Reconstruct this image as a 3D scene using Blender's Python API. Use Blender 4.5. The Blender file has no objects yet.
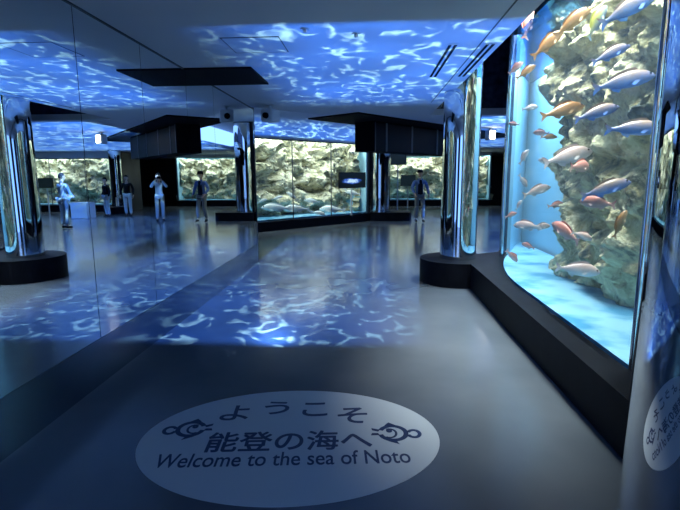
import bpy, bmesh, math, random
from mathutils import Vector, Matrix, noise
S = bpy.context.scene
COL = S.collection
PI = math.pi
R = math.radians

# ------------------------------------------------------------------ camera
F_PX, PITCH, YAW, ROLL, CAM_H = 481.4, 0.16205, 0.06126, -0.00563, 1.57
fw = Vector((-math.sin(YAW)*math.cos(PITCH), math.cos(YAW)*math.cos(PITCH), -math.sin(PITCH)))
rt = Vector((math.cos(YAW), math.sin(YAW), 0)); up = rt.cross(fw)
rt2 = rt*math.cos(ROLL)+up*math.sin(ROLL); up2 = -rt*math.sin(ROLL)+up*math.cos(ROLL)
cd = bpy.data.cameras.new('camera'); cam = bpy.data.objects.new('camera', cd); COL.objects.link(cam)
cd.sensor_width = 36; cd.lens = 36*F_PX/680; cd.clip_start = .02; cd.clip_end = 200
m = Matrix((rt2, up2, -fw)).transposed().to_4x4(); m.translation = (0, 0, CAM_H); cam.matrix_world = m
S.camera = cam
def ray(u, v): return fw + rt2*((u-340)/F_PX) + up2*((255-v)/F_PX)
def at_y(u, v, Y): d = ray(u, v); P = d*(Y/d.y); P.z += CAM_H; return P
def at_x(u, v, X): d = ray(u, v); P = d*(X/d.x); P.z += CAM_H; return P
def at_z(u, v, z): d = ray(u, v); P = d*((z-CAM_H)/d.z); P.z += CAM_H; return P

# ------------------------------------------------------------------ world, exposure
w = bpy.data.worlds.new('world'); S.world = w; w.use_nodes = True
w.node_tree.nodes['Background'].inputs[0].default_value = (.20, .40, .92, 1)
w.node_tree.nodes['Background'].inputs[1].default_value = 2.6
S.view_settings.view_transform = 'Standard'; S.view_settings.look = 'None'
S.view_settings.exposure = .12; S.view_settings.gamma = 1; S.view_settings.use_curve_mapping = False
S.cycles.use_denoising = True; S.cycles.transparent_max_bounces = 24; S.cycles.max_bounces = 10
S.cycles.glossy_bounces = 6; S.cycles.diffuse_bounces = 3; S.cycles.caustics_reflective = False; S.cycles.caustics_refractive = False
S.cycles.sample_clamp_indirect = 4

# ------------------------------------------------------------------ lights
def area(name, loc, sx, sy, power, col, rot=(0, 0, 0), spread=180):
    l = bpy.data.lights.new(name, 'AREA'); l.shape = 'RECTANGLE'; l.size = sx; l.size_y = sy; l.energy = power; l.color = col; l.spread = R(spread)
    o = bpy.data.objects.new(name, l); COL.objects.link(o); o.location = loc; o.rotation_euler = rot; return o
def nn(nt, t, **k):
    n = nt.nodes.new(t)
    for a, b in k.items(): setattr(n, a, b)
    return n
def mth(nt, op, a, b=None, c=None):
    n = nn(nt, 'ShaderNodeMath', operation=op)
    for i, q in enumerate((a, b, c)):
        if q is None: continue
        if isinstance(q, (int, float)): n.inputs[i].default_value = q
        else: nt.links.new(q, n.inputs[i])
    return n.outputs[0]
def ripple_projector(name, loc, P0, N, T1, T2, rect, soft, power, scale, base, hi, thresh=.80, seed=0., stretch=(1.3, 1, 1)):
    """A water-effect projector: a lamp whose pattern slide throws rippling water light on one flat surface.
    P0, N: a point and the normal of that surface; T1, T2: its two directions, in which rect and soft are given."""
    l = bpy.data.lights.new(name, 'POINT'); l.energy = 200; l.shadow_soft_size = 0.0; l.use_nodes = True
    o = bpy.data.objects.new(name, l); COL.objects.link(o); o.location = loc
    nt = l.node_tree; em = nt.nodes['Emission']; L = nt.links.new
    tc = nn(nt, 'ShaderNodeTexCoord')
    def dot(v):
        q = nn(nt, 'ShaderNodeVectorMath', operation='DOT_PRODUCT'); L(tc.outputs['Normal'], q.inputs[0]); q.inputs[1].default_value = v; return q.outputs['Value']
    lv, N, T1, T2 = Vector(loc), Vector(N).normalized(), Vector(T1).normalized(), Vector(T2).normalized()
    dd = (Vector(P0)-lv).dot(N)
    if dd < 0: dd, N = -dd, -N
    dn = mth(nt, 'MAXIMUM', dot(N), .02); k = mth(nt, 'DIVIDE', dd, dn)
    P = [mth(nt, 'MULTIPLY_ADD', dot(T), k, lv.dot(T)) for T in (T1, T2)]
    msk = None
    for q, (lo, hi_), (s0, s1) in zip(P, rect, soft):
        a = nn(nt, 'ShaderNodeMapRange', interpolation_type='SMOOTHSTEP'); L(q, a.inputs[0]); a.inputs[1].default_value = lo; a.inputs[2].default_value = lo+s0
        b = nn(nt, 'ShaderNodeMapRange', interpolation_type='SMOOTHSTEP'); L(q, b.inputs[0]); b.inputs[1].default_value = hi_-s1; b.inputs[2].default_value = hi_; b.inputs[3].default_value = 1; b.inputs[4].default_value = 0
        mm = mth(nt, 'MULTIPLY', a.outputs[0], b.outputs[0]); msk = mm if msk is None else mth(nt, 'MULTIPLY', msk, mm)
    cx = nn(nt, 'ShaderNodeCombineXYZ'); L(P[0], cx.inputs[0]); L(P[1], cx.inputs[1]); cx.inputs[2].default_value = seed
    def ridge(sc, det, dist, zoff):
        mp = nn(nt, 'ShaderNodeMapping'); L(cx.outputs[0], mp.inputs[0]); mp.inputs[1].default_value = (zoff, zoff*.7, zoff); mp.inputs[3].default_value = stretch
        n = nn(nt, 'ShaderNodeTexNoise'); L(mp.outputs[0], n.inputs['Vector']); n.inputs['Scale'].default_value = sc; n.inputs['Detail'].default_value = det
        n.inputs['Distortion'].default_value = dist; n.inputs['Roughness'].default_value = .45
        r = mth(nt, 'ABSOLUTE', mth(nt, 'SUBTRACT', n.outputs[0], .5)); return mth(nt, 'SUBTRACT', 1, mth(nt, 'MULTIPLY', r, 3.6))
    r1, r2 = ridge(scale, 1.5, .35, 3.1), ridge(scale*1.25, 1.0, .5, 11.7)
    rr = mth(nt, 'MULTIPLY', mth(nt, 'MAXIMUM', r1, 0), mth(nt, 'MAXIMUM', r2, 0))
    cr = nn(nt, 'ShaderNodeMapRange', interpolation_type='SMOOTHSTEP'); L(rr, cr.inputs[0]); cr.inputs[1].default_value = thresh-.36; cr.inputs[2].default_value = thresh+.10
    broad = nn(nt, 'ShaderNodeTexNoise'); L(cx.outputs[0], broad.inputs['Vector']); broad.inputs['Scale'].default_value = scale*.42
    br = nn(nt, 'ShaderNodeMapRange'); L(broad.outputs[0], br.inputs[0]); br.inputs[1].default_value = .3; br.inputs[2].default_value = .7; br.inputs[3].default_value = .55; br.inputs[4].default_value = 1.2
    mix = nn(nt, 'ShaderNodeMix', data_type='RGBA'); L(cr.outputs[0], mix.inputs[0]); mix.inputs[6].default_value = (*base, 1); mix.inputs[7].default_value = (*hi, 1)
    L(mix.outputs[2], em.inputs[0])
    msk = mth(nt, 'MULTIPLY', msk, mth(nt, 'GREATER_THAN', dot(N), .05))
    comp = mth(nt, 'DIVIDE', power*dd*dd*4*PI*PI/200, mth(nt, 'POWER', dn, 3))      # even brightness over the slide
    L(mth(nt, 'MULTIPLY', mth(nt, 'MULTIPLY', comp, msk), br.outputs[0]), em.inputs[1])
    return o

H = 2.76              # lower ceiling
XM = -2.06            # mirror wall
BLUE, WHITE = (.034, .165, .74), (.62, 1.2, 1.65)
FBLUE, FWHITE = (.03, .12, .50), (.7, 1.3, 1.7)
X_, Y_, Z_ = (1, 0, 0), (0, 1, 0), (0, 0, 1)
ripple_projector('ceiling_water_projector', (.55, 7.55, .62), (0, 0, H), Z_, X_, Y_, ((-1.75, 1.35), (3.95, 8.9)), ((1.3, .05), (.16, 1.5)), 1.15, 2.3, BLUE, WHITE, .92)
ripple_projector('floor_water_projector', (-1.72, 8.35, 2.45), (0, 0, 0), Z_, X_, Y_, ((-2.1, .75), (4.22, 13.5)), ((.02, .8), (.25, 2.5)), 3.6, 2.3, FBLUE, FWHITE, .95, 7.)
ripple_projector('fascia_water_projector', (.55, 13.0, 2.5), (-3.23, 13.5, 0), (.747, -.665, 0), (.665, .747, 0), Z_, ((0, 20), (2.70, 3.35)), ((1, 1), (.05, .35)), 1.1, 2.4, BLUE, WHITE, .85, 3., (1, 3.2, 1))
ripple_projector('far_water_projector', (4.5, 15.2, .6), (0, 0, H), Z_, X_, Y_, ((1.9, 12), (10.2, 22)), ((.2, 2), (.3, 2)), 1.1, 1.6, BLUE, WHITE, .85, 5.)
ripple_projector('far_floor_water_projector', (4.2, 14.0, 2.6), (0, 0, 0), Z_, X_, Y_, ((1.0, 10), (8.6, 20)), ((.8, 2), (1.5, 2)), 2.6, 2.0, FBLUE, FWHITE, .9, 9.)
DAY = (.80, .93, 1.0)
area('tank_lamp_front', (2.12, 4.55, 3.6), .9, 3.0, 720, (1.0, .97, .86), spread=62)
area('tank_lamp_rear', (2.35, 7.2, 3.6), .7, 2.4, 460, (.74, .91, 1.0), spread=95)

# ------------------------------------------------------------------ materials
def mat(name, col, rough=.5, metal=0., spec=.5, emit=None, es=0.):
    m_ = bpy.data.materials.new(name); m_.use_nodes = True; b = m_.node_tree.nodes['Principled BSDF']
    b.inputs['Base Color'].default_value = (*col, 1); b.inputs['Roughness'].default_value = rough; b.inputs['Metallic'].default_value = metal
    b.inputs['Specular IOR Level'].default_value = spec
    if emit: b.inputs['Emission Color'].default_value = (*emit, 1); b.inputs['Emission Strength'].default_value = es
    return m_
def noisy(m_, c1, c2, scale, det=4, bump=0., bscale=None, rough_var=None, coord='Object', lo=.35, hi=.65):
    nt = m_.node_tree; b = nt.nodes['Principled BSDF']; L = nt.links.new
    tc = nn(nt, 'ShaderNodeTexCoord'); n = nn(nt, 'ShaderNodeTexNoise'); L(tc.outputs[coord], n.inputs['Vector']); n.inputs['Scale'].default_value = scale; n.inputs['Detail'].default_value = det
    r = nn(nt, 'ShaderNodeValToRGB'); L(n.outputs[0], r.inputs[0]); r.color_ramp.elements[0].color = (*c1, 1); r.color_ramp.elements[1].color = (*c2, 1)
    r.color_ramp.elements[0].position = lo; r.color_ramp.elements[1].position = hi
    L(r.outputs[0], b.inputs['Base Color'])
    if rough_var:
        q = nn(nt, 'ShaderNodeMapRange'); L(n.outputs[0], q.inputs[0]); q.inputs[3].default_value, q.inputs[4].default_value = rough_var; L(q.outputs[0], b.inputs['Roughness'])
    if bump:
        n2 = nn(nt, 'ShaderNodeTexNoise'); L(tc.outputs[coord], n2.inputs['Vector']); n2.inputs['Scale'].default_value = bscale or scale*4; n2.inputs['Detail'].default_value = 6
        bp = nn(nt, 'ShaderNodeBump'); bp.inputs['Strength'].default_value = bump; L(n2.outputs[0], bp.inputs['Height']); L(bp.outputs[0], b.inputs['Normal'])
    return m_
M = {}
M['floor'] = noisy(mat('floor vinyl', (.3, .33, .37), .2, 0, .2), (.075, .088, .11), (.095, .108, .13), 1.3, 3, rough_var=(.15, .22))
M['ceiling'] = noisy(mat('ceiling paint', (.5, .53, .58), .8), (.68, .71, .76), (.72, .74, .79), .8)
M['mirror'] = mat('mirror glass', (.82, .88, .91), .0, 1.)
M['seam'] = mat('mirror joint', (.03, .04, .05), .4)
M['skirt'] = noisy(mat('dark steel skirting', (.25, .3, .36), .14, 1.), (.26, .30, .34), (.32, .36, .40), 2.0)
M['chrome'] = mat('polished steel', (.70, .72, .74), .025, 1.)
M['plinth'] = noisy(mat('black plinth cladding', (.004, .005, .01), .6, 0, .12), (.0035, .004, .008), (.006, .007, .012), 6)
M['black'] = mat('matt black', (.004, .005, .008), .8, 0, .08)
M['dark'] = noisy(mat('dark wall paint', (.02, .025, .04), .5), (.016, .02, .032), (.03, .036, .055), 2.)
M['darkglass'] = noisy(mat('dark mottled panel', (.02, .03, .06), .18), (.012, .02, .05), (.05, .07, .13), 7., 5)
M['greypanel'] = mat('charcoal panel', (.010, .011, .014), .5, 0, .15)
M['seamgrey'] = mat('grey panel edge', (.10, .11, .13), .4)
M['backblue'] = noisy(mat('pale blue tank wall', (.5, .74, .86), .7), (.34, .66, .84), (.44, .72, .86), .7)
M['dimwall'] = mat('tank wall dimmed above water', (.03, .12, .34), .7)  # tank wall with the dimness above the water put into its colour
M['sand'] = noisy(mat('pale sand', (.5, .7, .8), .9), (.05, .26, .46), (.24, .50, .68), 2.2, 5, bump=.4, bscale=9, lo=.38, hi=.55)
M['white'] = mat('white housing', (.72, .75, .78), .45)
M['lamp'] = mat('lamp lens', (.9, .9, .9), .3, 0, .5, (1, .98, .92), 14.)
M['decal'] = mat('floor decal vinyl', (.40, .44, .49), .4, 0, .2)
M['ink'] = mat('navy decal print', (.012, .026, .085), .45, 0, .3)
M['screenbody'] = mat('screen body', (.01, .011, .013), .3)
M['pole'] = mat('white pole', (.7, .74, .74), .4)
def rock_mat(name, cols, scale):
    m_ = mat(name, (.4, .4, .3), .95, 0, .2); nt = m_.node_tree; b = nt.nodes['Principled BSDF']; L = nt.links.new
    tc = nn(nt, 'ShaderNodeTexCoord')
    n = nn(nt, 'ShaderNodeTexNoise'); L(tc.outputs['Object'], n.inputs['Vector']); n.inputs['Scale'].default_value = scale; n.inputs['Detail'].default_value = 9; n.inputs['Roughness'].default_value = .68; n.inputs['Distortion'].default_value = .6
    r = nn(nt, 'ShaderNodeValToRGB'); L(n.outputs[0], r.inputs[0]); e = r.color_ramp.elements
    e[0].position = .30; e[0].color = (*cols[0], 1); e[1].position = .72; e[1].color = (*cols[-1], 1)
    for i, c in enumerate(cols[1:-1]): q = e.new(.30+.42*(i+1)/(len(cols)-1)); q.color = (*c, 1)
    L(r.outputs[0], b.inputs['Base Color'])
    v = nn(nt, 'ShaderNodeTexNoise'); L(tc.outputs['Object'], v.inputs['Vector']); v.inputs['Scale'].default_value = scale*5; v.inputs['Detail'].default_value = 8
    bp = nn(nt, 'ShaderNodeBump'); bp.inputs['Strength'].default_value = .9; bp.inputs['Distance'].default_value = .10; L(v.outputs[0], bp.inputs['Height']); L(bp.outputs[0], b.inputs['Normal'])
    return m_
M['rock'] = rock_mat('reef rock', [(.03, .05, .07), (.14, .16, .15), (.58, .52, .30), (.92, .85, .58), (.12, .14, .13), (.62, .55, .28)], 1.9)
M['rockmid'] = rock_mat('pale reef rock', [(.05, .07, .06), (.30, .31, .22), (.68, .65, .46), (.85, .83, .68), (.25, .27, .22), (.60, .60, .46)], 2.8)
def glass_mat(name, tint, fac):
    m_ = bpy.data.materials.new(name); m_.use_nodes = True; nt = m_.node_tree; nt.nodes.clear(); L = nt.links.new
    o = nn(nt, 'ShaderNodeOutputMaterial'); t = nn(nt, 'ShaderNodeBsdfTransparent'); t.inputs[0].default_value = (*tint, 1)
    g = nn(nt, 'ShaderNodeBsdfGlossy'); g.inputs['Roughness'].default_value = .0; g.inputs[0].default_value = (.9, .95, 1, 1)
    fr = nn(nt, 'ShaderNodeFresnel'); fr.inputs[0].default_value = 1.33
    mx = nn(nt, 'ShaderNodeMixShader'); L(mth(nt, 'MULTIPLY', fr.outputs[0], fac), mx.inputs[0]); L(t.outputs[0], mx.inputs[1]); L(g.outputs[0], mx.inputs[2]); L(mx.outputs[0], o.inputs[0]); return m_
M['glass'] = glass_mat('tank glass', (.94, .98, .99), .05)
M['water'] = bpy.data.materials.new('water surface'); M['water'].use_nodes = True
def _water():
    nt = M['water'].node_tree; nt.nodes.clear(); L = nt.links.new
    o = nn(nt, 'ShaderNodeOutputMaterial'); t = nn(nt, 'ShaderNodeBsdfTransparent'); t.inputs[0].default_value = (.9, .96, 1, 1)
    g = nn(nt, 'ShaderNodeBsdfGlossy'); g.inputs['Roughness'].default_value = .04; g.inputs[0].default_value = (.10, .32, .70, 1)
    n = nn(nt, 'ShaderNodeTexNoise'); n.inputs['Scale'].default_value = 3; bp = nn(nt, 'ShaderNodeBump'); bp.inputs['Strength'].default_value = .25; bp.inputs['Distance'].default_value = .1
    L(n.outputs[0], bp.inputs['Height']); L(bp.outputs[0], g.inputs['Normal'])
    mx = nn(nt, 'ShaderNodeMixShader'); mx.inputs[0].default_value = .55; L(t.outputs[0], mx.inputs[1]); L(g.outputs[0], mx.inputs[2]); L(mx.outputs[0], o.inputs[0])
_water()
def fish_mat(name, back, belly, rough=.35):
    m_ = mat(name, back, rough, 0, .6); nt = m_.node_tree; b = nt.nodes['Principled BSDF']; L = nt.links.new
    tc = nn(nt, 'ShaderNodeTexCoord'); s = nn(nt, 'ShaderNodeSeparateXYZ'); L(tc.outputs['Object'], s.inputs[0])
    n = nn(nt, 'ShaderNodeTexNoise'); n.inputs['Scale'].default_value = 14; L(tc.outputs['Object'], n.inputs['Vector'])
    q = mth(nt, 'MULTIPLY_ADD', n.outputs[0], .12, s.outputs[2])
    r = nn(nt, 'ShaderNodeMapRange'); L(q, r.inputs[0]); r.inputs[1].default_value = -.02; r.inputs[2].default_value = .16
    mx = nn(nt, 'ShaderNodeMix', data_type='RGBA'); L(r.outputs[0], mx.inputs[0]); mx.inputs[6].default_value = (*belly, 1); mx.inputs[7].default_value = (*back, 1); L(mx.outputs[2], b.inputs['Base Color']); return m_
M['f_pink'] = fish_mat('pink bream skin', (.62, .24, .20), (.85, .58, .54)); M['f_blue'] = fish_mat('tan and blue bream skin', (.30, .20, .16), (.12, .27, .72))
M['f_orange'] = fish_mat('orange bream skin', (.42, .19, .07), (.72, .45, .26)); M['f_silver'] = fish_mat('silver fish skin', (.85, .90, .90), (.96, .98, .98))
M['f_olive'] = fish_mat('olive fish skin', (.52, .50, .12), (.30, .42, .60)); M['f_white'] = fish_mat('white fish skin', (.62, .44, .40), (.90, .84, .84))
M['eye'] = mat('fish eye', (.01, .01, .012), .15)

# ------------------------------------------------------------------ mesh helpers
class MB:
    def __init__(s): s.b = bmesh.new()
    def box(s, a, c, rz=0, bev=0):
        x0, y0, z0 = a; x1, y1, z1 = c
        v = [s.b.verts.new(p) for p in ((x0,y0,z0),(x1,y0,z0),(x1,y1,z0),(x0,y1,z0),(x0,y0,z1),(x1,y0,z1),(x1,y1,z1),(x0,y1,z1))]
        fs = [s.b.faces.new([v[i] for i in q]) for q in ((3,2,1,0),(4,5,6,7),(0,1,5,4),(1,2,6,5),(2,3,7,6),(3,0,4,7))]
        if bev: bmesh.ops.bevel(s.b, geom=list({e for f in fs for e in f.edges}), offset=bev, segments=2, affect='EDGES', clamp_overlap=True)
        return s
    def prism(s, pts, z0, z1):
        a = [s.b.verts.new((x, y, z0)) for x, y in pts]; c = [s.b.verts.new((x, y, z1)) for x, y in pts]; n = len(pts)
        s.b.faces.new(a[::-1]); s.b.faces.new(c)
        for i in range(n): s.b.faces.new((a[i], a[(i+1) % n], c[(i+1) % n], c[i]))
        return s
    def extr(s, pts, off):          # 3-D polygon thickened by vector off
        off = Vector(off); a = [s.b.verts.new(p) for p in pts]; c = [s.b.verts.new(Vector(p)+off) for p in pts]; n = len(pts)
        s.b.faces.new(a[::-1]); s.b.faces.new(c)
        for i in range(n): s.b.faces.new((a[i], a[(i+1) % n], c[(i+1) % n], c[i]))
        return s
    def lathe(s, prof, n=64, o=(0, 0, 0)):
        rings = []
        for r, z in prof:
            rings.append([s.b.verts.new((o[0]+r*math.cos(2*PI*i/n), o[1]+r*math.sin(2*PI*i/n), o[2]+z)) for i in range(n)])
        for q, t in zip(rings, rings[1:]):
            for i in range(n): s.b.faces.new((q[i], q[(i+1) % n], t[(i+1) % n], t[i]))
        s.b.faces.new(rings[0][::-1]); s.b.faces.new(rings[-1]); return s
    def tube(s, p, q, r, r2=None, n=14):
        p, q = Vector(p), Vector(q); d = (q-p).normalized(); a = d.orthogonal().normalized(); c = d.cross(a); r2 = r if r2 is None else r2
        A = [s.b.verts.new(p+(a*math.cos(2*PI*i/n)+c*math.sin(2*PI*i/n))*r) for i in range(n)]
        B = [s.b.verts.new(q+(a*math.cos(2*PI*i/n)+c*math.sin(2*PI*i/n))*r2) for i in range(n)]
        for i in range(n): s.b.faces.new((A[i], A[(i+1) % n], B[(i+1) % n], B[i]))
        s.b.faces.new(A[::-1]); s.b.faces.new(B); return s
    def wall_strip(s, path, z0, z1, th):       # a thin standing sheet that follows a plan path
        L_, n = [], len(path)
        for i in range(n):
            a = Vector(path[max(i-1, 0)]); b = Vector(path[min(i+1, n-1)]); d = (b-a).normalized(); L_.append(Vector((d.y, -d.x)))
        ring = [[s.b.verts.new((p[0]+k.x*o, p[1]+k.y*o, z)) for o, z in ((0, z0), (th, z0), (th, z1), (0, z1))] for p, k in zip(path, L_)]
        for a, b in zip(ring, ring[1:]):
            for i in range(4): s.b.faces.new((a[i], a[(i+1) % 4], b[(i+1) % 4], b[i]))
        s.b.faces.new(ring[0][::-1]); s.b.faces.new(ring[-1]); return s
    def build(s, name, m_, parent=None, loc=(0, 0, 0), smooth=None):
        bmesh.ops.recalc_face_normals(s.b, faces=s.b.faces)
        me = bpy.data.meshes.new(name); s.b.to_mesh(me); s.b.free(); me.materials.append(m_)
        if smooth is not None:
            me.polygons.foreach_set('use_smooth', [True]*len(me.polygons)); me.set_sharp_from_angle(angle=R(smooth))
        o = bpy.data.objects.new(name, me); COL.objects.link(o); o.parent = parent; o.location = loc; return o
def tag(o, label=None, cat=None, group=None, kind=None):
    for k, v in (('label', label), ('category', cat), ('group', group), ('kind', kind)):
        if v: o[k] = v
    return o
def thing(name, loc, label, cat, group=None, rz=0):
    o = bpy.data.objects.new(name, None); COL.objects.link(o); o.location = loc; o.rotation_euler.z = rz; o.empty_display_size = .1
    return tag(o, label, cat, group)
def struct(o): o['kind'] = 'structure'; return o
def dup(root, label, group=None):
    r = root.copy(); COL.objects.link(r); r['label'] = label
    if group: r['group'] = group
    for ch in list(root.children):
        c = ch.copy(); COL.objects.link(c); c.parent = r
        for g in ch.children: d = g.copy(); COL.objects.link(d); d.parent = c
    return r

# ------------------------------------------------------------------ the room
struct(MB().box((-8, -1, -.1), (14, 31, 0)).build('floor', M['floor']))
E45 = 10.6
low = [(XM, -1), (1.2, -1), (1.2, 10.0), (14, 10.0), (14, 31), (1.9, 31), (1.9, 1.9+E45), (XM, XM+E45)]
struct(MB().prism(low, H, H+.12).build('ceiling', M['ceiling']))
struct(MB().prism([(-8, 8), (XM, XM+E45-.3), (2.0, 12.4), (2.0, 31), (-8, 31)], 3.5, 3.6).build('ceiling_upper', M['ceiling']))
struct(MB().box((1.2, -1, 4.3), (14, 10.0, 4.4)).build('ceiling_void', M['dark']))
YE = 8.72
wl = struct(MB().box((XM-.16, -1, 0), (XM-.02, YE, H)).build('wall_left', M['dark']))
ys = [-1] + [at_x(u, v, XM).y for u, v in ((101, 338), (157, 304), (196.5, 281), (221, 266))] + [YE]
for a, b in zip(ys, ys[1:]):
    p = MB().box((XM-.02, a+.004, .352), (XM, b-.004, H-.014)).build('mirror_panel', M['mirror'], wl); struct(p)
struct(MB().box((XM-.02, -1, H-.014), (XM+.008, YE, H)).build('trim_1', M['seam']))
struct(MB().box((XM-.02, -1, 0), (XM+.004, YE, .35)).build('baseboard_left', M['skirt']))
struct(MB().box((-8, 8.72, 0), (XM-.02, 8.86, 3.5)).build('wall_left_rear', M['dark']))
struct(MB().box((-8, 30.9, 0), (14, 31, 3.5)).build('wall_far', M['dark']))
struct(MB().box((13.9, -1, 0), (14, 31, 4.3)).build('wall_right', M['dark']))
struct(MB().box((-8.1, 8.8, 0), (-8, 31, 3.5)).build('wall_side', M['dark']))
struct(MB().box((1.2, 10.0, H+.12), (14, 10.1, 4.3)).build('wall_upper', M['darkglass']))
struct(MB().box((1.2-.012, 1, H+.12), (1.2, 10.0, 4.3)).build('wall_void', M['dark']))
struct(MB().box((1.0, 1, H-.004), (1.012, 8.3, H)).build('trim_2', M['seam']))

struct(MB().prism([(XM-.16, -1.1), (-1.1, -1.1), (-1.1, -1), (XM-.16, -1)], 0, H).build('wall_back', M['dark']))
struct(MB().box((.75, -1.1, 0), (14, -1, 4.3)).build('wall_back_far', M['dark']))
# ceiling fittings
tag(MB().box((XM, 5.46, H-.02), (-1.30, 6.40, H)).build('ceiling_panel', M['black']), 'black flat ceiling panel butting against the mirror wall', 'ceiling panel')
t = thing('ceiling_hatch', (-1.0, 3.55, H), 'thin-lined square access hatch in the grey ceiling', 'hatch')
hp = at_z(221, 38, H); hq = at_z(237, 53, H)
t.location = (hp.x, hp.y, H)
MB().box((0, 0, -.003), (.5, .5, 0)).build('hatch_door', M['ceiling'], t)
f = MB()
for a, b in (((-.008, -.008), (.508, 0)), ((-.008, .5), (.508, .508)), ((-.008, 0), (0, .5)), ((.5, 0), (.508, .5))): f.box((*a, -.004), (*b, 0))
f.build('hatch_frame', M['seam'], t)
for (u, v), lb in (((305, 29), 'small round sprinkler in the rippling ceiling light, left one of two'), ((356, 34), 'small round sprinkler in the rippling ceiling light, right one of two')):
    p = at_z(u, v, H); t = thing('small_downlight', (p.x, p.y, H), lb, 'downlight', 'ceiling downlights')  # small downlights, modelled without any glow
    MB().lathe([(.035, -.006), (.04, 0)], 20).build('cover_plate', M['white'], t, smooth=30); MB().lathe([(.012, -.03), (.018, -.006)], 12).build('lamp_tip', M['white'], t, smooth=30)
for x0, lb in ((.76, 'long double-slot air diffuser in the rippling ceiling, farther from the tank'), (1.10, 'long double-slot air diffuser at the ceiling edge beside the tank')):
    t = thing('slot_diffuser', (x0, 5.45, H), lb, 'air diffuser', 'ceiling slot diffusers')
    MB().box((-.05, -.74, -.006), (.05, .74, 0)).build('diffuser_frame', M['ceiling'], t)
    for s in (-.026, .026): MB().box((s-.014, -.72, -.009), (s+.014, .72, -.005)).build('slot', M['black'], t)

def projector(loc, rz, label):
    t = thing('ceiling_projector', loc, label, 'projector', None, rz)
    MB().box((-.11, -.14, -.27), (.11, .14, -.07), bev=.015).build('housing', M['white'], t)
    MB().tube((0, 0, -.07), (0, 0, 0), .02).build('mount', M['white'], t)
    MB().lathe([(.05, -.012), (.055, .0)], 20).build('ceiling_plate', M['white'], t, smooth=30)
    MB().tube((0, -.14, -.18), (0, -.19, -.18), .05, .045, 20).build('lens', M['black'], t, smooth=30)
projector((-1.68, 8.36, H), R(-20), 'white boxy water-light projector hanging beside the mirror wall end')

# ------------------------------------------------------------------ right-hand tank
ZP = .35
glass_path = [(1.64, 3.0+.2*i) for i in range(12)] + [(1.64+.56*((i/24))**2, 5.2+2.4*i/24) for i in range(25)]
gx, gy = glass_path[-1]
XB = 2.80
ring_c, ring_r = Vector((1.33, 7.25)), .56
pl = [(1.42, 2.35), (1.42, 6.70)]
a0 = math.atan2(-.5527, .09); n_ = 46; ring = []
for i in range(n_+1):
    a = a0 - i/n_*R(235); ring.append((ring_c.x+ring_r*math.cos(a), ring_c.y+ring_r*math.sin(a)))
pl += ring[1:]
pl += [(gx-.12, gy+.25), (2.72, 9.35), (3.1, 9.35), (3.1, 2.35)]
TK = thing('aquarium_tank', (0, 0, 0), 'tall bright tank with curved front glass, rock wall and pink fish', 'aquarium')
MB().prism(pl, 0, ZP).build('plinth', M['plinth'], TK)
MB().wall_strip(glass_path, ZP, 4.0, -.05).build('front_glass', M['glass'], TK, smooth=40)
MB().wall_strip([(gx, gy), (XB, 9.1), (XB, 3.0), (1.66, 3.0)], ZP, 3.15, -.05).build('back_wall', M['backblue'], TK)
MB().wall_strip([(gx, gy), (XB, 9.1), (XB, 3.0), (1.66, 3.0)], 3.16, 4.0, -.05).build('dimmed_upper_wall', M['dimwall'], TK)  # coloured dark in place of the dim reflection under the water surface
MB().wall_strip([(gx-.05, gy+.02), (XB-.02, 9.2), (XB+.1, 9.18), (XB+.1, 2.92), (1.66, 2.92)], ZP, 4.2, -.05).build('outer_cladding', M['darkglass'], TK)
MB().tube((1.655, 2.995, ZP), (1.655, 2.995, 4.2), .014).build('end_post', M['chrome'], TK, smooth=30)
MB().tube((2.02, 7.42, ZP), (2.02, 7.42, 4.2), .03, n=24).build('corner_post', M['chrome'], TK, smooth=30)
inner = [(p[0]+.004, p[1]) for p in glass_path] + [(XB-.06, 9.0), (XB-.06, 3.06), (1.70, 3.06)]
def bed(path, z, m_, name, parent, amp=.03):
    b = MB(); b.prism(path, z, z+.03); return b.build(name, m_, parent)
bed(inner, ZP+.0, M['sand'], 'sand_bed', TK)
MB().prism(inner, 3.15, 3.155).build('water_surface', M['water'], TK)
M['haze'] = bpy.data.materials.new('tank water'); M['haze'].use_nodes = True
_nt = M['haze'].node_tree; _nt.nodes.clear(); _o = nn(_nt, 'ShaderNodeOutputMaterial'); _v = nn(_nt, 'ShaderNodeVolumeScatter')
_v.inputs['Color'].default_value = (.72, .92, 1.0, 1); _v.inputs['Density'].default_value = .04; _nt.links.new(_v.outputs[0], _o.inputs['Volume'])
MB().prism([(x, y) for x, y in inner], ZP+.035, 3.145).build('water', M['haze'], TK)
MB().box((1.3, 2.7, 4.2), (3.1, 9.4, 4.28)).build('lamp_hood', M['black'], TK)

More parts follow.
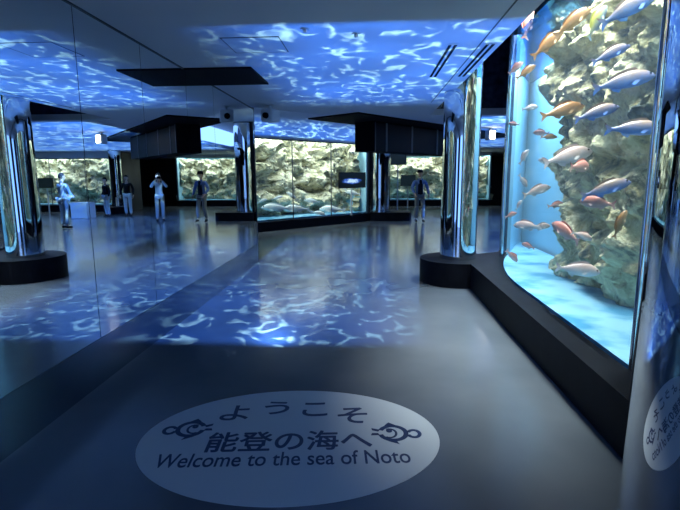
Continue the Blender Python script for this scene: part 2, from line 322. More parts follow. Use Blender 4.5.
def rock_sheet(name, path, z0, z1, nu, nv, amp, freq, m_, parent=None, seed=0, lean=0., back=.6):
    """A reef face: a standing sheet along a plan path, pushed out by layered noise, closed at the back."""
    P = [Vector(p) for p in path]; cum = [0]
    for a, b in zip(P, P[1:]): cum.append(cum[-1]+(b-a).length)
    def at(s):
        s *= cum[-1]
        for i in range(len(P)-1):
            if s <= cum[i+1] or i == len(P)-2:
                return P[i].lerp(P[i+1], (s-cum[i])/(cum[i+1]-cum[i])), i
    b = bmesh.new(); grid = []
    for i in range(nu+1):
        p, k = at(i/nu); q, _ = at(min(1, i/nu+.03)); q0, _ = at(max(0, i/nu-.03)); d = (q-q0).normalized(); nrm = Vector((-d.y, d.x))
        row = []
        for j in range(nv+1):
            v = j/nv; z = z0+(z1-z0)*v
            q3 = Vector((p.x*freq+seed, p.y*freq, z*freq*1.2))
            h = noise.fractal(q3, .9, 2.1, 3)*.55 + (1-abs(noise.noise(q3*.8+Vector((9, 3, 1)))))*.35-.2
            h += .45*(1-min(1., noise.voronoi(q3*1.5)[0][0]*1.6))-.2
            h += .16*noise.fractal(q3*4, .8, 2.2, 4)
            x = p + nrm*(amp*h + lean*(v-.5))
            row.append(b.verts.new((x.x, x.y, z + .12*amp*noise.noise(q3*2.3+Vector((0, 7, 0))))))
        grid.append(row)
    for i in range(nu):
        for j in range(nv): b.faces.new((grid[i][j], grid[i+1][j], grid[i+1][j+1], grid[i][j+1]))
    # closing back sheet so that the reef is a solid
    ext = bmesh.ops.extrude_edge_only(b, edges=[e for e in b.edges if e.is_boundary])
    nv_ = [g for g in ext['geom'] if isinstance(g, bmesh.types.BMVert)]
    mid = at(.5)[0]; dd = (at(.55)[0]-at(.45)[0]).normalized(); nb = Vector((-dd.y, dd.x))
    for v in nv_: v.co.x -= nb.x*back; v.co.y -= nb.y*back
    mb = MB(); mb.b.free(); mb.b = b
    return mb.build(name, m_, parent, smooth=60)
tag(rock_sheet('rock_reef', [(2.30, 3.15), (2.22, 4.0), (2.18, 5.0), (2.20, 5.7), (2.32, 6.2), (2.56, 6.6), (2.72, 6.7)], ZP+.02, 3.4, 240, 210, .40, 1.75, M['rock'], seed=3.7, back=.12, lean=.24),
    'craggy grey and cream rock wall inside the tall right-hand tank', 'rock')

# ------------------------------------------------------------------ straight tanks
def wall_tank(name, p0, rz, length, depth, zb, zt, ztop, label, power, joints=(), seed=0, nu=260, nv=120, amp=.95, fascia=True, freq=1.35):
    t = thing('aquarium_tank', (p0[0], p0[1], 0), label, 'aquarium', None, rz)
    MB().box((0, -.02, 0), (length, depth, zb)).build('plinth', M['plinth'], t)
    js = [0, *joints, length]
    for a, b in zip(js, js[1:]): MB().box((a+.006, .10, zb), (b-.006, .14, zt)).build('glass_pane', M['glass'], t)
    for a in joints: MB().box((a-.006, .10, zb), (a+.006, .14, zt)).build('glass_joint', M['seamgrey'], t)
    MB().box((0, depth-.08, zb), (length, depth, ztop)).build('back_wall', M['backblue'], t)
    for a, b in ((0, .06), (length-.06, length)): MB().box((a, .14, zb), (b, depth-.08, ztop)).build('side_wall', M['backblue'], t)
    for a, b in ((-.02, 0), (length, length+.02)): MB().box((a, .10, 0), (b, depth, ztop)).build('end_cladding', M['dark'], t)
    MB().box((.06, .14, zb), (length-.06, depth-.08, zb+.05)).build('sand_bed', M['sand'], t)
    if fascia: MB().box((0, .08, zt), (length, .14, ztop)).build('fascia', M['ceiling'], t)
    MB().box((0, .06, zt-.03), (length, .15, zt)).build('top_rail', M['dark'], t)
    MB().box((0, .14, ztop-.05), (length, depth, ztop)).build('lid', M['black'], t)
    c = Matrix.Rotation(rz, 3, 'Z') @ Vector((length/2, depth*.36, 0))
    area('tank_lamp', (p0[0]+c.x, p0[1]+c.y, min(zt+.35, ztop-.09)), length*.94, depth*.6, power, (.90, 1.0, .92), (0, 0, rz))
    def W(x, y): q = Matrix.Rotation(rz, 3, 'Z') @ Vector((x, y, 0)); return (p0[0]+q.x, p0[1]+q.y)
    rk = rock_sheet('rock_reef', [W(length-.09, .40), W(length-.3, .8), W(length-1.0, 1.15), W(length*.6, depth*.52), W(length*.35, depth*.45), W(.1, depth*.55)], zb+.02, min(zt+.2, ztop-.25), nu, nv, amp, freq, M['rockmid'], seed=seed, lean=.22, back=.3)
    return t, rk, W
DIR = Vector((-.05+3.23, 17.07-13.5)).normalized(); RZ = math.atan2(DIR.y, DIR.x)
p0 = Vector((-3.23, 13.5))-DIR*1.3; LEN = 1.3+(Vector((-.05, 17.07))-Vector((-3.23, 13.5))).length+.12
def along(u):                       # where a pixel column meets the middle tank's front
    d = ray(u, 220); a, b = d.x, d.y
    # p0 + s*DIR = k*(a,b)
    det = DIR.x*(-b)+DIR.y*a; return (-p0.x*(-b)-p0.y*a)/det
mt, rk, WM = wall_tank('mid', p0, RZ, LEN, 2.3, .27, 2.66, 3.5, 'straight tank of pale rocks and silver fish facing the hall, left of centre', 290, [along(296), along(334)], 1.3)
tag(rk, 'pale yellow rock face inside the middle straight tank', 'rock')
t2, rk, WF = wall_tank('far', (.9, 25.7), 0, 5.4, 2.0, .3, 2.62, 2.76, 'farthest straight tank, seen behind the walking man', 150, [2.0, 4.0], 8.1, 130, 60, .8)
tag(rk, 'rock face inside the farthest tank behind the walking man', 'rock')
t3, rk, WS = wall_tank('side', (7.3, 21.7), 0, 5.2, 2.0, .3, 2.45, 2.76, 'wide straight tank seen only in the mirror beside the person in white', 150, [1.7, 3.4], 4.4, 130, 60, .8)
tag(rk, 'yellowish rock face inside the tank mirrored behind the person in white', 'rock')

# ------------------------------------------------------------------ columns
def column(loc, r, h, label, base=None):
    t = thing('chrome_column', loc, label, 'column', 'mirror-polished round columns')
    MB().lathe([(r, 0), (r, h)], 96).build('shaft', M['chrome'], t, smooth=30)
    MB().lathe([(r+.006, h-.05), (r+.006, h-.03)], 96).build('joint_ring', M['seam'], t, smooth=30)
    return t
column((1.33, 7.25, ZP), .265, 4.29-ZP, 'mirror-polished column on the round black plinth at the tank corner')
column((1.516, 1.60, 0), .55, 4.29, 'nearest mirror-polished column, at the right edge, reflecting the floor decal')
t = column((.38, 17.5, .3), .37, 3.5-.3, 'slender mirror-polished column between the middle tank and the walking man')
tag(MB().prism([(.03, 17.05), (1.42, 17.05), (1.5, 17.3), (1.45, 18.1), (.9, 18.5), (.1, 18.3)], 0, .3).build('column_plinth', M['plinth']), 'low black plinth under the column beside the middle tank', 'plinth')
t = column((7.05, 20.9, .3), .26, H-.3, 'far mirror-polished column seen only in the mirror, right of the far tank')
tag(MB().lathe([(.6, 0), (.6, .3)], 48).build('column_plinth', M['plinth'], None, (7.05, 20.9, 0), smooth=30), 'round black plinth under the column seen only in the mirror', 'plinth')

# ------------------------------------------------------------------ hanging bulkhead
d2 = Vector((.624, .782)); n2 = Vector((-.782, .624)); B = Vector((-.22, 9.35))
tb = thing('black_canopy', (B.x, B.y, H), 'long black ceiling canopy hung over the middle of the hall', 'canopy', None, math.atan2(d2.y, d2.x))
MB().box((0, 0, -.03), (7.7, 1.34, 0)).build('canopy_panel', M['black'], tb)
tb = thing('hanging_bulkhead', (.10, 10.58, 2.1), 'charcoal panelled box hanging under the black canopy', 'bulkhead', None, math.atan2(d2.y, d2.x))
HB = H-.03-2.1
MB().box((.01, .01, 0), (4.4, .55, HB)).build('box_core', M['black'], tb)
ed = [0.0, .42, 1.42, 2.55, 3.5, 4.41]
for a, b in zip(ed, ed[1:]):
    q = MB().box((a+.012, -.012, .01), (b-.012, .01, HB-.04)).build('screen_panel', M['greypanel'], tb)
    for xx in (a+.004, b-.03): MB().box((xx, -.02, .0), (xx+.024, -.010, HB-.02)).build('panel_edge', M['seamgrey'], tb)

# ------------------------------------------------------------------ screens
def screen_image():
    m_ = mat('screen picture', (0, 0, 0), .3); nt = m_.node_tree; b = nt.nodes['Principled BSDF']; L = nt.links.new
    tc = nn(nt, 'ShaderNodeTexCoord'); mp = nn(nt, 'ShaderNodeMapping'); L(tc.outputs['Generated'], mp.inputs[0]); mp.inputs[1].default_value = (-.85, 0, -1.35); mp.inputs[3].default_value = (1.9, 0, 3.0)
    g = nn(nt, 'ShaderNodeTexGradient', gradient_type='SPHERICAL'); L(mp.outputs[0], g.inputs[0])
    n = nn(nt, 'ShaderNodeTexNoise'); n.inputs['Scale'].default_value = 7; L(tc.outputs['Generated'], n.inputs['Vector'])
    q = mth(nt, 'MULTIPLY', g.outputs['Fac'], mth(nt, 'MULTIPLY', n.outputs[0], 2.0))
    r = nn(nt, 'ShaderNodeValToRGB'); L(q, r.inputs[0]); e = r.color_ramp.elements; e[0].position = .25; e[0].color = (.004, .008, .012, 1); e[1].position = .75; e[1].color = (.55, .8, 1, 1); c = e.new(.5); c.color = (.03, .12, .6, 1)
    L(r.outputs[0], b.inputs['Emission Color']); b.inputs['Emission Strength'].default_value = .9; return m_
M['picture'] = screen_image(); M['darkpicture'] = mat('dim screen', (.01, .012, .014), .2, 0, .5, (.01, .02, .025), .6)
def screen(name, loc, rz, w_, h_, label, pole=None, pic='picture'):
    t = thing(name, loc, label, 'screen', None, rz)
    MB().box((-w_/2, 0, 0), (w_/2, .06, h_), bev=.008).build('screen_body', M['screenbody'], t)
    MB().box((-w_/2+.03, -.006, .03), (w_/2-.03, .0, h_-.03)).build('display', M[pic], t)
    if pole: MB().tube((0, .08, -pole), (0, .08, h_*.6), .03).build('pole', M['pole'], t, smooth=30)
    return t
s0 = along(351); q = WM(s0, -.10); zz = at_y(351, 188, q[1]).z
screen('information_screen', (q[0], q[1], zz), RZ, 1.28, .52, 'black screen with a glowing blue picture in front of the middle tank', zz-.27-.0)
t_ = at_y(398, 165, 22.0)
screen('information_screen', (t_.x, t_.y, t_.z), 0, .74, .56, 'blank black screen on a white pole, beside the slender column', t_.z, 'darkpicture')
t_ = at_y(408, 186, 24.8)
screen('information_screen', (t_.x, t_.y, t_.z), 0, .75, .55, 'small dark screen in front of the farthest tank, level with the man', t_.z, 'darkpicture')
t_ = Vector((-2*-XM*-1, 0, 0))
def mirrored(u, v, z=0):            # the real spot that the mirror shows at a pixel
    P = at_z(u, v, z); return Vector((2*XM-P.x, P.y, P.z))
def mirrored_y(u, v, Y): P = at_y(u, v, Y); return Vector((2*XM-P.x, P.y, P.z))
q = mirrored_y(46, 188, 21.2)
screen('information_screen', (q.x, q.y, q.z), 0, .7, .45, 'small black screen on a pole, mirrored left of the person in white', q.z, 'darkpicture')

# hall spot lamp
t = thing('spot_lamp', (3.09, 12.9, H), 'bright white spot lamp on the far ceiling', 'lamp', None, R(15))
MB().lathe([(.05, -.02), (.05, 0)], 20).build('mount', M['white'], t, smooth=30)
MB().box((-.09, -.12, -.30), (.09, .12, -.04), bev=.02).build('housing', M['white'], t)
MB().box((-.07, -.13, -.27), (.07, -.118, -.07)).build('lens', M['lamp'], t)

# white plinth box in the far hall
q = mirrored(84, 218)
tag(MB().box((-.33, -.3, 0), (.33, .3, .62), bev=.01).build('pedestal', M['white'], None, (q.x, q.y, 0)), 'low white pedestal mirrored in front of the far tank', 'pedestal')

# ------------------------------------------------------------------ floor decal
c0 = Vector((-.475, 2.70, 0)); TH = R(5)
D = thing('floor_decal', c0, 'pale oval welcome sticker with navy writing and two fish on the floor', 'decal', None, TH)
pts = [(.905*math.cos(2*PI*i/128), .635*math.sin(2*PI*i/128)) for i in range(128)]
MB().prism(pts, 0.0005, .003).build('oval_sheet', M['decal'], D)
def text_mesh(body, size, bold=0., shear=0.):
    cu = bpy.data.curves.new('tmp', 'FONT'); cu.body = body; cu.size = size; cu.offset = bold; cu.shear = shear; cu.align_x = 'CENTER'; cu.align_y = 'CENTER'; cu.extrude = .0006; cu.resolution_u = 6
    o = bpy.data.objects.new('tmp', cu); COL.objects.link(o); dg = bpy.context.evaluated_depsgraph_get(); dg.update()
    me = bpy.data.meshes.new_from_object(o.evaluated_get(dg)); bpy.data.objects.remove(o); bpy.data.curves.remove(cu); return me
def text(name, body, x, y, w_, h_, rot=0., bold=.0, shear=0.):
    me = text_mesh(body, .2, 0, shear)
    xs = [v.co.x for v in me.vertices]; ysv = [v.co.y for v in me.vertices]
    cx, cy = (min(xs)+max(xs))/2, (min(ysv)+max(ysv))/2; sx = w_/(max(xs)-min(xs)); sy = h_/(max(ysv)-min(ysv))
    for v in me.vertices: v.co.x = (v.co.x-cx)*sx; v.co.y = (v.co.y-cy)*sy
    b = bmesh.new()
    for k, (ox, oy) in enumerate(((0, 0), (bold, 0), (-bold, 0), (0, bold), (0, -bold), (bold*.7, bold*.7), (-bold*.7, bold*.7), (bold*.7, -bold*.7), (-bold*.7, -bold*.7))):
        n0 = len(b.verts); b.from_mesh(me); b.verts.ensure_lookup_table()
        for v in b.verts[n0:]: v.co += Vector((ox, oy, k*.00003))
    b.to_mesh(me); b.free()
    me.materials.clear(); me.materials.append(M['ink']); o = bpy.data.objects.new(name, me); COL.objects.link(o); o.parent = D; o.location = (x, y, .0040); o.rotation_euler.z = rot; return o
def dl(u, v):                       # decal-local spot under a pixel
    P = at_z(u, v, .003)-c0; return (P.x*math.cos(TH)+P.y*math.sin(TH), -P.x*math.sin(TH)+P.y*math.cos(TH))
def text_px(name, body, u0, v0, u1, v1, **k):
    a = dl(u0, (v0+v1)/2); b = dl(u1, (v0+v1)/2); c = dl((u0+u1)/2, v0); d = dl((u0+u1)/2, v1)
    text(name, body, (c[0]+d[0])/2, (c[1]+d[1])/2, math.hypot(b[0]-a[0], b[1]-a[1]), math.hypot(c[0]-d[0], c[1]-d[1]), **k)
for ch, bx in (('よ', (222, 406, 249, 420)), ('う', (265, 402, 289, 414)), ('こ', (303, 403, 327, 416)), ('そ', (338, 408, 367, 423))):
    text_px('lettering', ch, *bx, bold=.003)
text_px('lettering', '能登の海へ', 208, 431.5, 371, 450.5, bold=.0035)
text_px('lettering', 'Welcome to the sea of Noto', 157, 452, 410, 465.5, bold=.001)
def fish_logo(u, v, flip):
    x, y = dl(u, v); b = MB(); s = .085
    def arc(cx, cy, rx, ry, a0, a1, th, n=28):
        P = [(cx+rx*math.cos(R(a0+(a1-a0)*i/n)), cy+ry*math.sin(R(a0+(a1-a0)*i/n))) for i in range(n+1)]
        Q = [(cx+(rx-th)*math.cos(R(a0+(a1-a0)*i/n)), cy+(ry-th)*math.sin(R(a0+(a1-a0)*i/n))) for i in range(n+1)]
        for i in range(n):
            b.extr([(*P[i], 0), (*P[i+1], 0), (*Q[i+1], 0), (*Q[i], 0)], (0, 0, .0008))
    arc(0, 0, .088, .092, 18, 342, .028)                   # round body outline, open at the mouth
    arc(-.118, 0, .044, .050, 20, 340, .022)               # tail
    arc(.020, -.005, .045, .055, 60, 300, .014)            # cheek curl
    for q in ([(-.02, .088), (.025, .120), (.05, .080)], [(-.02, -.088), (-.035, -.120), (.03, -.090)], [(.075, .030), (.125, .045), (.120, .022), (.085, .008)], [(.075, -.030), (.125, -.035), (.120, -.012), (.085, -.008)]):
        b.extr([(px, py, 0) for px, py in q], (0, 0, .0008))
    arc(.022, .022, .018, .020, 0, 360, .017)
    o = b.build('fish_emblem', M['ink'], D, (x, y, .0036)); o.scale = (-1.08 if flip else 1.08, 1.05, 1); o.rotation_euler.z = R(-6 if flip else 6)
fish_logo(191, 429, False); fish_logo(393, 433, True)

# ------------------------------------------------------------------ fish
def loft(prof, n=14):
    b = MB(); rings = []
    for x, zc, hh, ww in prof:
        rings.append([b.b.verts.new((x, ww*math.sin(2*PI*i/n), zc+hh*math.cos(2*PI*i/n))) for i in range(n)])
    for a, c in zip(rings, rings[1:]):
        for i in range(n): b.b.faces.new((a[i], a[(i+1) % n], c[(i+1) % n], c[i]))
    b.b.faces.new(rings[0][::-1]); b.b.faces.new(rings[-1]); return b
def make_fish(name, m_, deep, label, group):
    t = thing(name, (0, 0, -50), label, 'fish', group)
    P = [(.50, -.01, .010, .008), (.485, -.008, .030, .020), (.44, .0, .075, .042), (.36, .012, .125, .062), (.24, .02, .165, .076), (.10, .02, .172, .076), (-.05, .015, .150, .064), (-.18, .01, .105, .045), (-.28, .005, .062, .026), (-.36, .0, .040, .014), (-.40, .0, .042, .010)]
    loft([(x, z, h*deep, w_) for x, z, h, w_ in P]).build('body', m_, t, smooth=60)
    th = .006
    def fin(nm, pts, y=-.003): MB().extr([(x, y, z*deep if abs(z) > .05 else z) for x, z in pts], (0, th, 0)).build(nm, m_, t)
    fin('tail_fin', [(-.385, .035), (-.44, .08), (-.52, .15), (-.50, .06), (-.47, .0), (-.50, -.06), (-.52, -.15), (-.44, -.08), (-.385, -.035)])
    fin('dorsal_fin', [(.26, .175), (.20, .245), (.08, .25), (-.06, .215), (-.20, .15), (-.24, .09), (-.10, .14), (.10, .18)])
    fin('anal_fin', [(-.05, -.12), (-.10, -.19), (-.19, -.14), (-.23, -.075), (-.15, -.09)])
    for s in (-1, 1):
        MB().extr([(.22, s*.072, -.03), (.12, s*.105, -.09), (.06, s*.11, -.07), (.14, s*.085, -.02)], (0, s*.005, 0)).build('pectoral_fin', m_, t)
        MB().lathe([(.004, -.006), (.019, -.004), (.021, 0), (.019, .004), (.004, .006)], 14).build('eye', M['eye'], t, (.41, s*.044, .045), smooth=60).rotation_euler = (PI/2, 0, 0)
    return t
G1 = 'sea bream in the tall right-hand tank'
KINDS = {}
for k, (nm, mm, dp, g) in {'p': ('sea_bream', 'f_pink', 1.0, G1), 'b': ('sea_bream', 'f_blue', .80, G1), 'o': ('sea_bream', 'f_orange', .82, G1), 'w': ('sea_bream', 'f_white', .95, G1), 'y': ('sea_bream', 'f_olive', .95, G1), 's': ('silver_fish', 'f_silver', .72, 'silver fish in the middle tank')}.items():
    KINDS[k] = [make_fish(nm, M[mm], dp, 'x', g), False]
rnd = random.Random(5)
def put_fish(k, u, v, px, tilt, head, label, P, yaw=25):
    """head +1: snout towards picture right; tilt in degrees, snout up positive; yaw turns the fish away from side-on."""
    t, used = KINDS[k]
    if used: t = dup(t, label)
    else: t['label'] = label
    KINDS[k][1] = True
    dist = (P-Vector((0, 0, CAM_H))).dot(fw); L_ = 1.18*px*dist/F_PX/math.cos(R(yaw))
    hd = rt*head; dv = Vector((P.x, P.y, 0)).normalized()
    side = Vector((dv.y, -dv.x, 0))*head              # horizontal, square to the line of sight
    a = math.atan2(side.y, side.x)+R(yaw)*head
    t.matrix_world = Matrix.Translation(P) @ Matrix.Rotation(a, 4, 'Z') @ Matrix.Rotation(-R(tilt), 4, 'Y') @ Matrix.Scale(L_, 4)
FR = [  # kind, u, v, length px, tilt, head, X plane (or None) / Y plane, yaw, label
 ('b', 629, 9, 46, 28, 1, 1.91, 30, 'largest tan and blue bream, at the very top of the tall tank'),
 ('o', 573, 22, 34, 38, 1, 1.93, 20, 'orange bream slanting upward near the top of the tall tank'),
 ('y', 597, 22, 26, 62, 1, 2.02, 30, 'olive-yellow bream nosing upward near the top of the tall tank'),
 ('b', 611, 54, 30, 24, 1, 1.98, 25, 'blue bream under the olive-yellow one, snout tilted up'),
 ('b', 624, 82, 46, 12, 1, 1.96, 25, 'large tan and blue bream just under the tilted blue one'),
 ('o', 563, 111, 34, 14, 1, 2.06, 25, 'brown-backed bream in front of the rock edge at mid height'),
 ('b', 597, 113, 34, 16, 1, 2.0, 25, 'pale blue bream between the brown-backed one and the rock'),
 ('b', 634, 129, 42, 0, 1, 1.94, 25, 'level tan-backed bream close to the right end of the tall tank'),
 ('w', 568, 157, 38, 14, 1, 2.06, 20, 'long pale bream at mid height with a round one beside it'),
 ('p', 580, 167, 14, 0, 1, 2.02, 62, 'small round bream facing out, beside the long pale one'),
 ('b', 606, 189, 38, 18, 1, 2.0, 20, 'long blue-grey bream right above a reddish one'),
 ('p', 597, 203, 27, 4, -1, 1.96, 25, 'reddish bream tucked under the long blue-grey one'),
 ('o', 620, 224, 22, 70, 1, 1.98, 30, 'orange bream standing upright against the dark rock'),
 ('p', 565, 232, 24, 25, -1, 2.05, 40, 'orange-pink bream in front of the rock foot, nearly touching a smaller one'),
 ('w', 582, 236, 17, -20, 1, 2.02, 30, 'small pale bream touching the orange-pink one at the rock foot'),
 ('w', 578, 270, 34, -6, 1, 2.0, 15, 'lowest big pale bream, over the sand beside the rock foot'),
 ('w', 537, 191, 22, 18, 1, -6.3, 20, 'white and pink bream over the pale blue water, upper of the white trio'),
 ('w', 527, 226, 22, 0, -1, -6.0, 20, 'white bream low in the pale blue water, left of the white pair'),
 ('w', 541, 227, 15, 8, 1, -6.2, 25, 'small white bream low in the pale blue water, right of the white pair'),
 ('p', 512, 256, 13, -45, 1, -6.2, 25, 'small pink bream diving over the sand by the rounded glass corner'),
 ('p', 511, 215, 10, 20, 1, -6.6, 25, 'tiny pink bream at the rounded glass corner, above the diving one'),
 ('p', 541, 133, 13, 6, -1, -6.6, 25, 'small pinkish bream in open water below the horizontal water line'),
 ('o', 549, 137, 13, 0, 1, -6.2, 25, 'small tan bream beside the pinkish one in open water'),
 ('w', 524, 157, 13, 60, 1, -6.8, 25, 'slim white bream rising steeply in the blue open water'),
 ('w', 523, 181, 12, -55, 1, -6.8, 25, 'slim white bream sinking steeply below the rising one'),
 ('w', 545, 162, 12, 20, -1, -6.5, 30, 'little white bream between the rising one and the rock'),
 ('o', 548, 44, 30, 40, 1, -5.25, 25, 'long tan bream slanting in the dark blue water near the top'),
 ('o', 526, 72, 18, 35, 1, -6.2, 25, 'orange and white bream just above the water line, left side'),
 ('p', 516, 68, 14, 40, 1, -6.6, 25, 'pink bream beside the orange and white one near the glass corner'),
 ('p', 528, 22, 24, 80, 1, -6.0, 30, 'pink bream hanging upright at the top left of the tall tank'),
 ('p', 514, 124, 9, 10, -1, -7.0, 25, 'tiny reddish bream at the glass corner, below the water line'),
 ('w', 530, 108, 13, 10, 1, -6.8, 25, 'pale little bream right below the water line'),
 ('w', 550, 309, 12, -50, 1, 1.86, 25, 'small white bream skimming the sand right behind the front glass'),
 ('p', 528, 246, 11, 15, -1, -6.6, 25, 'small pink bream just above the far sand, under the white pair'),
 ('w', 519, 205, 9, 60, 1, -7.0, 25, 'tiny white bream at the glass corner, above the white pair'),
 ('p', 556, 205, 13, 10, 1, -5.9, 25, 'small pink bream by the left edge of the rock'),
]
for k, u, v, px, tilt, head, pl_, yaw, lb in FR:
    put_fish(k, u, v, px, tilt, head, lb, at_x(u, v, pl_-.13) if pl_ > 1.9 else at_x(u, v, pl_) if pl_ > 0 else at_y(u, v, -pl_), yaw)
FM = [('s', 276, 208, 24, 2, -1, 'big silver fish low at the left end of the middle tank'), ('s', 296, 209, 22, 0, -1, 'big silver fish following the leftmost one in the middle tank'),
 ('s', 332, 209.5, 21, 2, -1, 'big silver fish under the glowing screen of the middle tank'), ('s', 277, 198, 9, 15, 1, 'small silver fish above the two big ones in the middle tank'),
 ('s', 292, 196, 11, 35, -1, 'silver fish nosing down in the middle of the middle tank'), ('s', 312, 201, 13, 8, -1, 'silver fish halfway between the big pair and the screen'),
 ('s', 353, 193, 13, 10, -1, 'small silver fish just below the screen, right part of the middle tank'), ('s', 345, 189, 7, 40, -1, 'tiny silver fish at the lower edge of the glowing screen'),
 ('s', 262, 201, 9, 20, 1, 'small silver fish in the left corner of the middle tank'), ('s', 318, 213, 12, -10, 1, 'silver fish near the sand, left of the one under the screen')]
for k, u, v, px, tilt, head, lb in FM:
    q = WM(along(u), .34); d = ray(u, v); P = d*(q[1]/d.y); P.z += CAM_H
    put_fish(k, u, v, px*1.05, tilt, head, lb, P, -8*head)

# ------------------------------------------------------------------ people
def skin_mesh(V, Eg, Rd, sub=2, root=0):
    me = bpy.data.meshes.new('tmp'); me.from_pydata([Vector(v) for v in V], Eg, []); o = bpy.data.objects.new('tmp', me); COL.objects.link(o)
    md = o.modifiers.new('s', 'SKIN'); md.branch_smoothing = .5; md.use_smooth_shade = True
    for i, r in enumerate(Rd):
        sv = me.skin_vertices[0].data[i]; sv.radius = r if isinstance(r, tuple) else (r, r); sv.use_root = (i == root)
    sb = o.modifiers.new('b', 'SUBSURF'); sb.levels = sub; sb.render_levels = sub
    dg = bpy.context.evaluated_depsgraph_get(); dg.update(); out = bpy.data.meshes.new_from_object(o.evaluated_get(dg)); bpy.data.objects.remove(o); bpy.data.meshes.remove(me); return out
def add_mesh(name, meshes, m_, parent):
    b = bmesh.new()
    for q in meshes: b.from_mesh(q)
    me = bpy.data.meshes.new(name); b.to_mesh(me); b.free(); me.materials.clear(); me.materials.append(m_); me.polygons.foreach_set('use_smooth', [True]*len(me.polygons))
    o = bpy.data.objects.new(name, me); COL.objects.link(o); o.parent = parent; return o
def head_mesh(c, hs=1.):
    b = bmesh.new(); bmesh.ops.create_uvsphere(b, u_segments=28, v_segments=20, radius=1)
    for v in b.verts:
        x, y, z = v.co
        sx = .076*(1-.22*max(0, -z)); sy = .096; sz = .118
        f = max(0, -y)
        px, py, pz = x*sx, y*sy, z*sz
        if f > .3:
            nose = math.exp(-((x/.16)**2+((z+.12)/.20)**2)); py -= .026*nose*f
            for s in (-1, 1): py += .012*math.exp(-(((x-s*.40)/.17)**2+((z-.06)/.12)**2))
            py += .006*math.exp(-((x/.35)**2+((z+.48)/.05)**2)); py -= .010*math.exp(-((x/.3)**2+((z+.78)/.2)**2))
        for s in (-1, 1): px += s*.016*math.exp(-(((x-s)/.25)**2+((y-.05)/.22)**2+((z+.05)/.28)**2))
        v.co = Vector((px, py, pz))*hs+Vector(c)
    me = bpy.data.meshes.new('tmp'); b.to_mesh(me); b.free(); return me
def hand(wrist, dirv, palm_n, s=1.):
    """Palm, four unequal curled fingers and a thumb."""
    w_ = Vector(wrist); d = Vector(dirv).normalized(); n = Vector(palm_n).normalized(); a = d.cross(n).normalized(); out = []
    k = w_+d*.045; out.append(skin_mesh([w_-d*.02, w_+d*.03, w_+d*.085], [(0, 1), (1, 2)], [(.024, .018), (.038, .016), (.034, .013)], 1))
    for i, L_ in enumerate((.070, .080, .074, .058)):
        b0 = w_+d*.075+a*(.028-.0187*i); p1 = b0+d*L_*.5+n*.008; p2 = p1+d*L_*.32+n*.018; p3 = p2+d*L_*.18+n*.022
        out.append(skin_mesh([b0, p1, p2, p3], [(0, 1), (1, 2), (2, 3)], [.0095, .009, .008, .007], 1))
    b0 = w_+d*.03+a*.026; out.append(skin_mesh([b0, b0+a*.03+d*.025+n*.01, b0+a*.042+d*.055+n*.02], [(0, 1), (1, 2)], [.011, .0105, .008], 1))
    return out
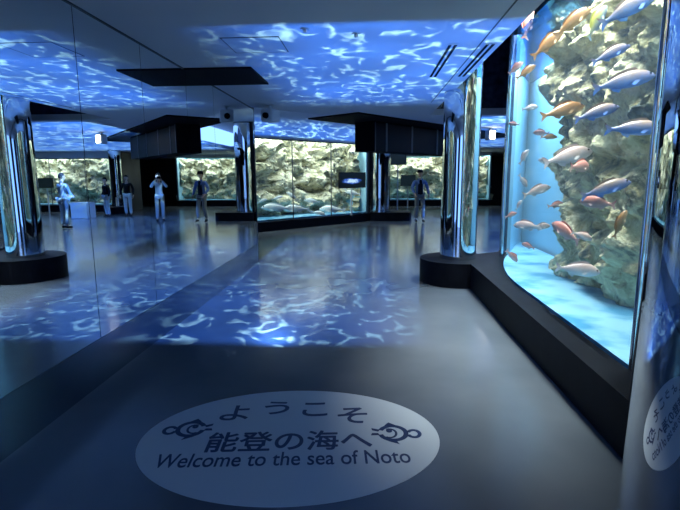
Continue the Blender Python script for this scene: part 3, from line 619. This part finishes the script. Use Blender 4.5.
def person(loc, rz, sc, label, cols, J, hair=True, cap=False, jacket_open=False):
    """J: joints for this pose, metres, facing -Y."""
    t = thing('person', loc, label, 'person', None, rz); t.scale = (sc, sc, sc)
    g = lambda k, dflt: Vector(J.get(k, dflt))
    pel = g('pel', (0, 0, .95)); wst = g('wst', (0, 0, 1.08)); chs = g('chs', (0, 0, 1.28)); nb = g('nb', (0, .005, 1.46)); hd = g('hd', (0, -.02, 1.63))
    pts = {}
    for s, n in ((-1, 'r'), (1, 'l')):
        pts[n] = dict(sh=chs+Vector((s*.175, 0, .12)), el=g('el'+n, (s*.25, .03, 1.14)), wr=g('wr'+n, (s*.26, -.07, .90)), hp=pel+Vector((s*.09, 0, -.04)), kn=g('kn'+n, (s*.10, -.02, .50)), an=g('an'+n, (s*.10, .03, .085)), toe=g('toe'+n, (s*.12, -.15, .035)))
    l, r = pts['l'], pts['r']
    skin = mat('skin', (.55, .36, .27), .55)
    V = [pel, wst, chs, nb, hd-Vector((0, -.012, .09)), l['sh'], l['el'], l['wr'], r['sh'], r['el'], r['wr'], l['hp'], l['kn'], l['an'], r['hp'], r['kn'], r['an']]
    Eg = [(0, 1), (1, 2), (2, 3), (3, 4), (2, 5), (5, 6), (6, 7), (2, 8), (8, 9), (9, 10), (0, 11), (11, 12), (12, 13), (0, 14), (14, 15), (15, 16)]
    Rd = [(.12, .09), (.11, .085), (.13, .095), .055, .05, .05, .038, .024, .05, .038, .024, .075, .05, .034, .075, .05, .034]
    body = [skin_mesh(V, Eg, Rd), head_mesh(hd)]
    for n, s in (('l', 1), ('r', -1)):
        d = (pts[n]['wr']-pts[n]['el']).normalized(); pn = Vector((-s, 0, 0)) if abs(d.x) < .8 else Vector((0, 0, 1)); pn = (pn-d*pn.dot(d)).normalized()
        body += hand(pts[n]['wr'], d, pn)
    add_mesh('body', body, skin, t)
    def cm(nm, c): return mat(nm, c, .85, 0, .2)
    wl_ = [p_['el'].lerp(p_['wr'], .94) for p_ in (l, r)]
    tor = [skin_mesh([pel-Vector((0, 0, .10)), wst, chs, nb-Vector((0, 0, .035)), l['sh'], l['el'], wl_[0], r['sh'], r['el'], wl_[1]], [(0, 1), (1, 2), (2, 3), (2, 4), (4, 5), (5, 6), (2, 7), (7, 8), (8, 9)],
        [(.165, .115), (.150, .108), (.165, .115), .068, .066, .054, .040, .066, .054, .040])]
    add_mesh('jacket' if jacket_open else 'shirt', tor, cm('top cloth', cols['top']), t)
    if jacket_open:
        mb = MB(); P = [(-.035, 1.44), (.035, 1.44), (.075, 1.25), (.080, .93), (-.080, .93), (-.075, 1.25)]
        mb.extr([(x, -.118-.012*(1.44-z), z) for x, z in P], (0, .05, 0)); mb.build('undershirt', cm('inner cloth', cols['inner']), t)
        mb = MB()
        for s in (-1, 1): mb.extr([(s*.03, -.10, 1.475), (s*.085, -.06, 1.49), (s*.10, -.115, 1.37), (s*.055, -.135, 1.30)], (0, .02, 0))
        mb.build('collar', cm('collar cloth', cols['top']), t)
    add_mesh('trousers', [skin_mesh([pel, l['hp'], l['kn'], l['an']+Vector((0, 0, .03)), r['hp'], r['kn'], r['an']+Vector((0, 0, .03))], [(0, 1), (1, 2), (2, 3), (0, 4), (4, 5), (5, 6)], [(.148, .108), .098, .072, .058, .098, .072, .058])], cm('trouser cloth', cols['legs']), t)
    for p_ in (l, r):
        add_mesh('shoe', [skin_mesh([p_['an']+Vector((0, .02, -.03)), p_['an'].lerp(p_['toe'], .5)-Vector((0, 0, .01)), p_['toe']], [(0, 1), (1, 2)], [(.042, .045), (.045, .036), (.038, .028)], 1)], cm('shoe leather', cols.get('shoe', (.015, .015, .018))), t)
    b = bmesh.new(); bmesh.ops.create_uvsphere(b, u_segments=24, v_segments=16, radius=1)
    for v in b.verts:
        x, y, z = v.co; k = 1.0
        if z < .30 and y < .15: k = .86
        if z < -.45: k *= .9
        v.co = Vector((x*.084*k, y*.104*k+.008, z*.122*k+.012))+hd
    me = bpy.data.meshes.new('tmp'); b.to_mesh(me); b.free(); add_mesh('hair', [me], cm('hair', (.012, .011, .012)), t)
    if cap:
        mb = MB(); mb.lathe([(.099, .045), (.102, .075), (.085, .125), (.045, .15), (.01, .155)], 28, (hd.x, hd.y, hd.z)); c_ = mb.build('cap', cm('cap cloth', cols['cap']), t, smooth=60)
        MB().extr([(hd.x+.085*math.cos(R(a)), hd.y-.02-.15*math.sin(R(a)), hd.z+.05) for a in range(0, 181, 15)], (0, 0, .012)).build('cap_brim', cm('brim cloth', cols['cap']), c_)
    return t
q = at_z(419, 222.5, 0)
person(q, R(8), 1.0, 'man in dark cap, blue jacket and grey trousers walking towards us', dict(top=(.16, .24, .46), inner=(.008, .009, .014), legs=(.20, .20, .20), cap=(.015, .016, .02)),
    {'knl': (.10, -.12, .52), 'anl': (.09, -.16, .11), 'toel': (.10, -.34, .07), 'knr': (-.09, -.02, .50), 'anr': (-.09, .12, .11), 'toer': (-.10, -.05, .04), 'ell': (.28, .06, 1.16), 'wrl': (.30, -.06, .94), 'elr': (-.27, -.02, 1.16), 'wrr': (-.22, -.20, .98)}, cap=True, jacket_open=True)
q = mirrored(66, 228.5)
person(q, R(200), .98, 'person in pale grey clothes facing the far tank, seen in the mirror', dict(top=(.40, .42, .41), legs=(.36, .38, .38)), {'elr': (-.22, -.06, 1.14), 'wrr': (-.12, -.24, 1.05), 'ell': (.23, -.04, 1.14), 'wrl': (.15, -.22, 1.05)})
q = mirrored(161, 221.5)
tp = person(q, R(-25), .98, 'person in pale clothes raising a camera to the face, seen in the mirror', dict(top=(.44, .45, .43), legs=(.36, .37, .36)), {'elr': (-.27, -.14, 1.26), 'wrr': (-.10, -.27, 1.50), 'ell': (.27, -.14, 1.26), 'wrl': (.10, -.27, 1.50), 'anl': (.11, -.04, .085), 'toel': (.13, -.22, .035)})
tc_ = thing('camera', (0, 0, 0), 'small black camera held up by the pale-clothed person in the mirror', 'camera')
tc_.location = Vector(q)+Matrix.Rotation(R(-25), 3, 'Z') @ Vector((0, -.36, 1.52)); tc_.rotation_euler.z = R(-25)
MB().box((-.065, -.02, 0), (.065, .02, .085), bev=.008).build('camera_body', M['black'], tc_); MB().tube((0, -.02, .04), (0, -.06, .04), .03, .028, 20).build('lens', M['black'], tc_, smooth=30)
q = mirrored(108, 217)
person(q, R(30), .90, 'small far person in dark top and pale trousers, mirrored beside the far column', dict(top=(.012, .013, .02), legs=(.5, .55, .58)), {})
q = mirrored(129, 216.5)
person(q, R(-10), .95, 'far person in black top and white trousers, mirrored in front of the dark wall', dict(top=(.012, .013, .016), legs=(.62, .66, .66)), {})
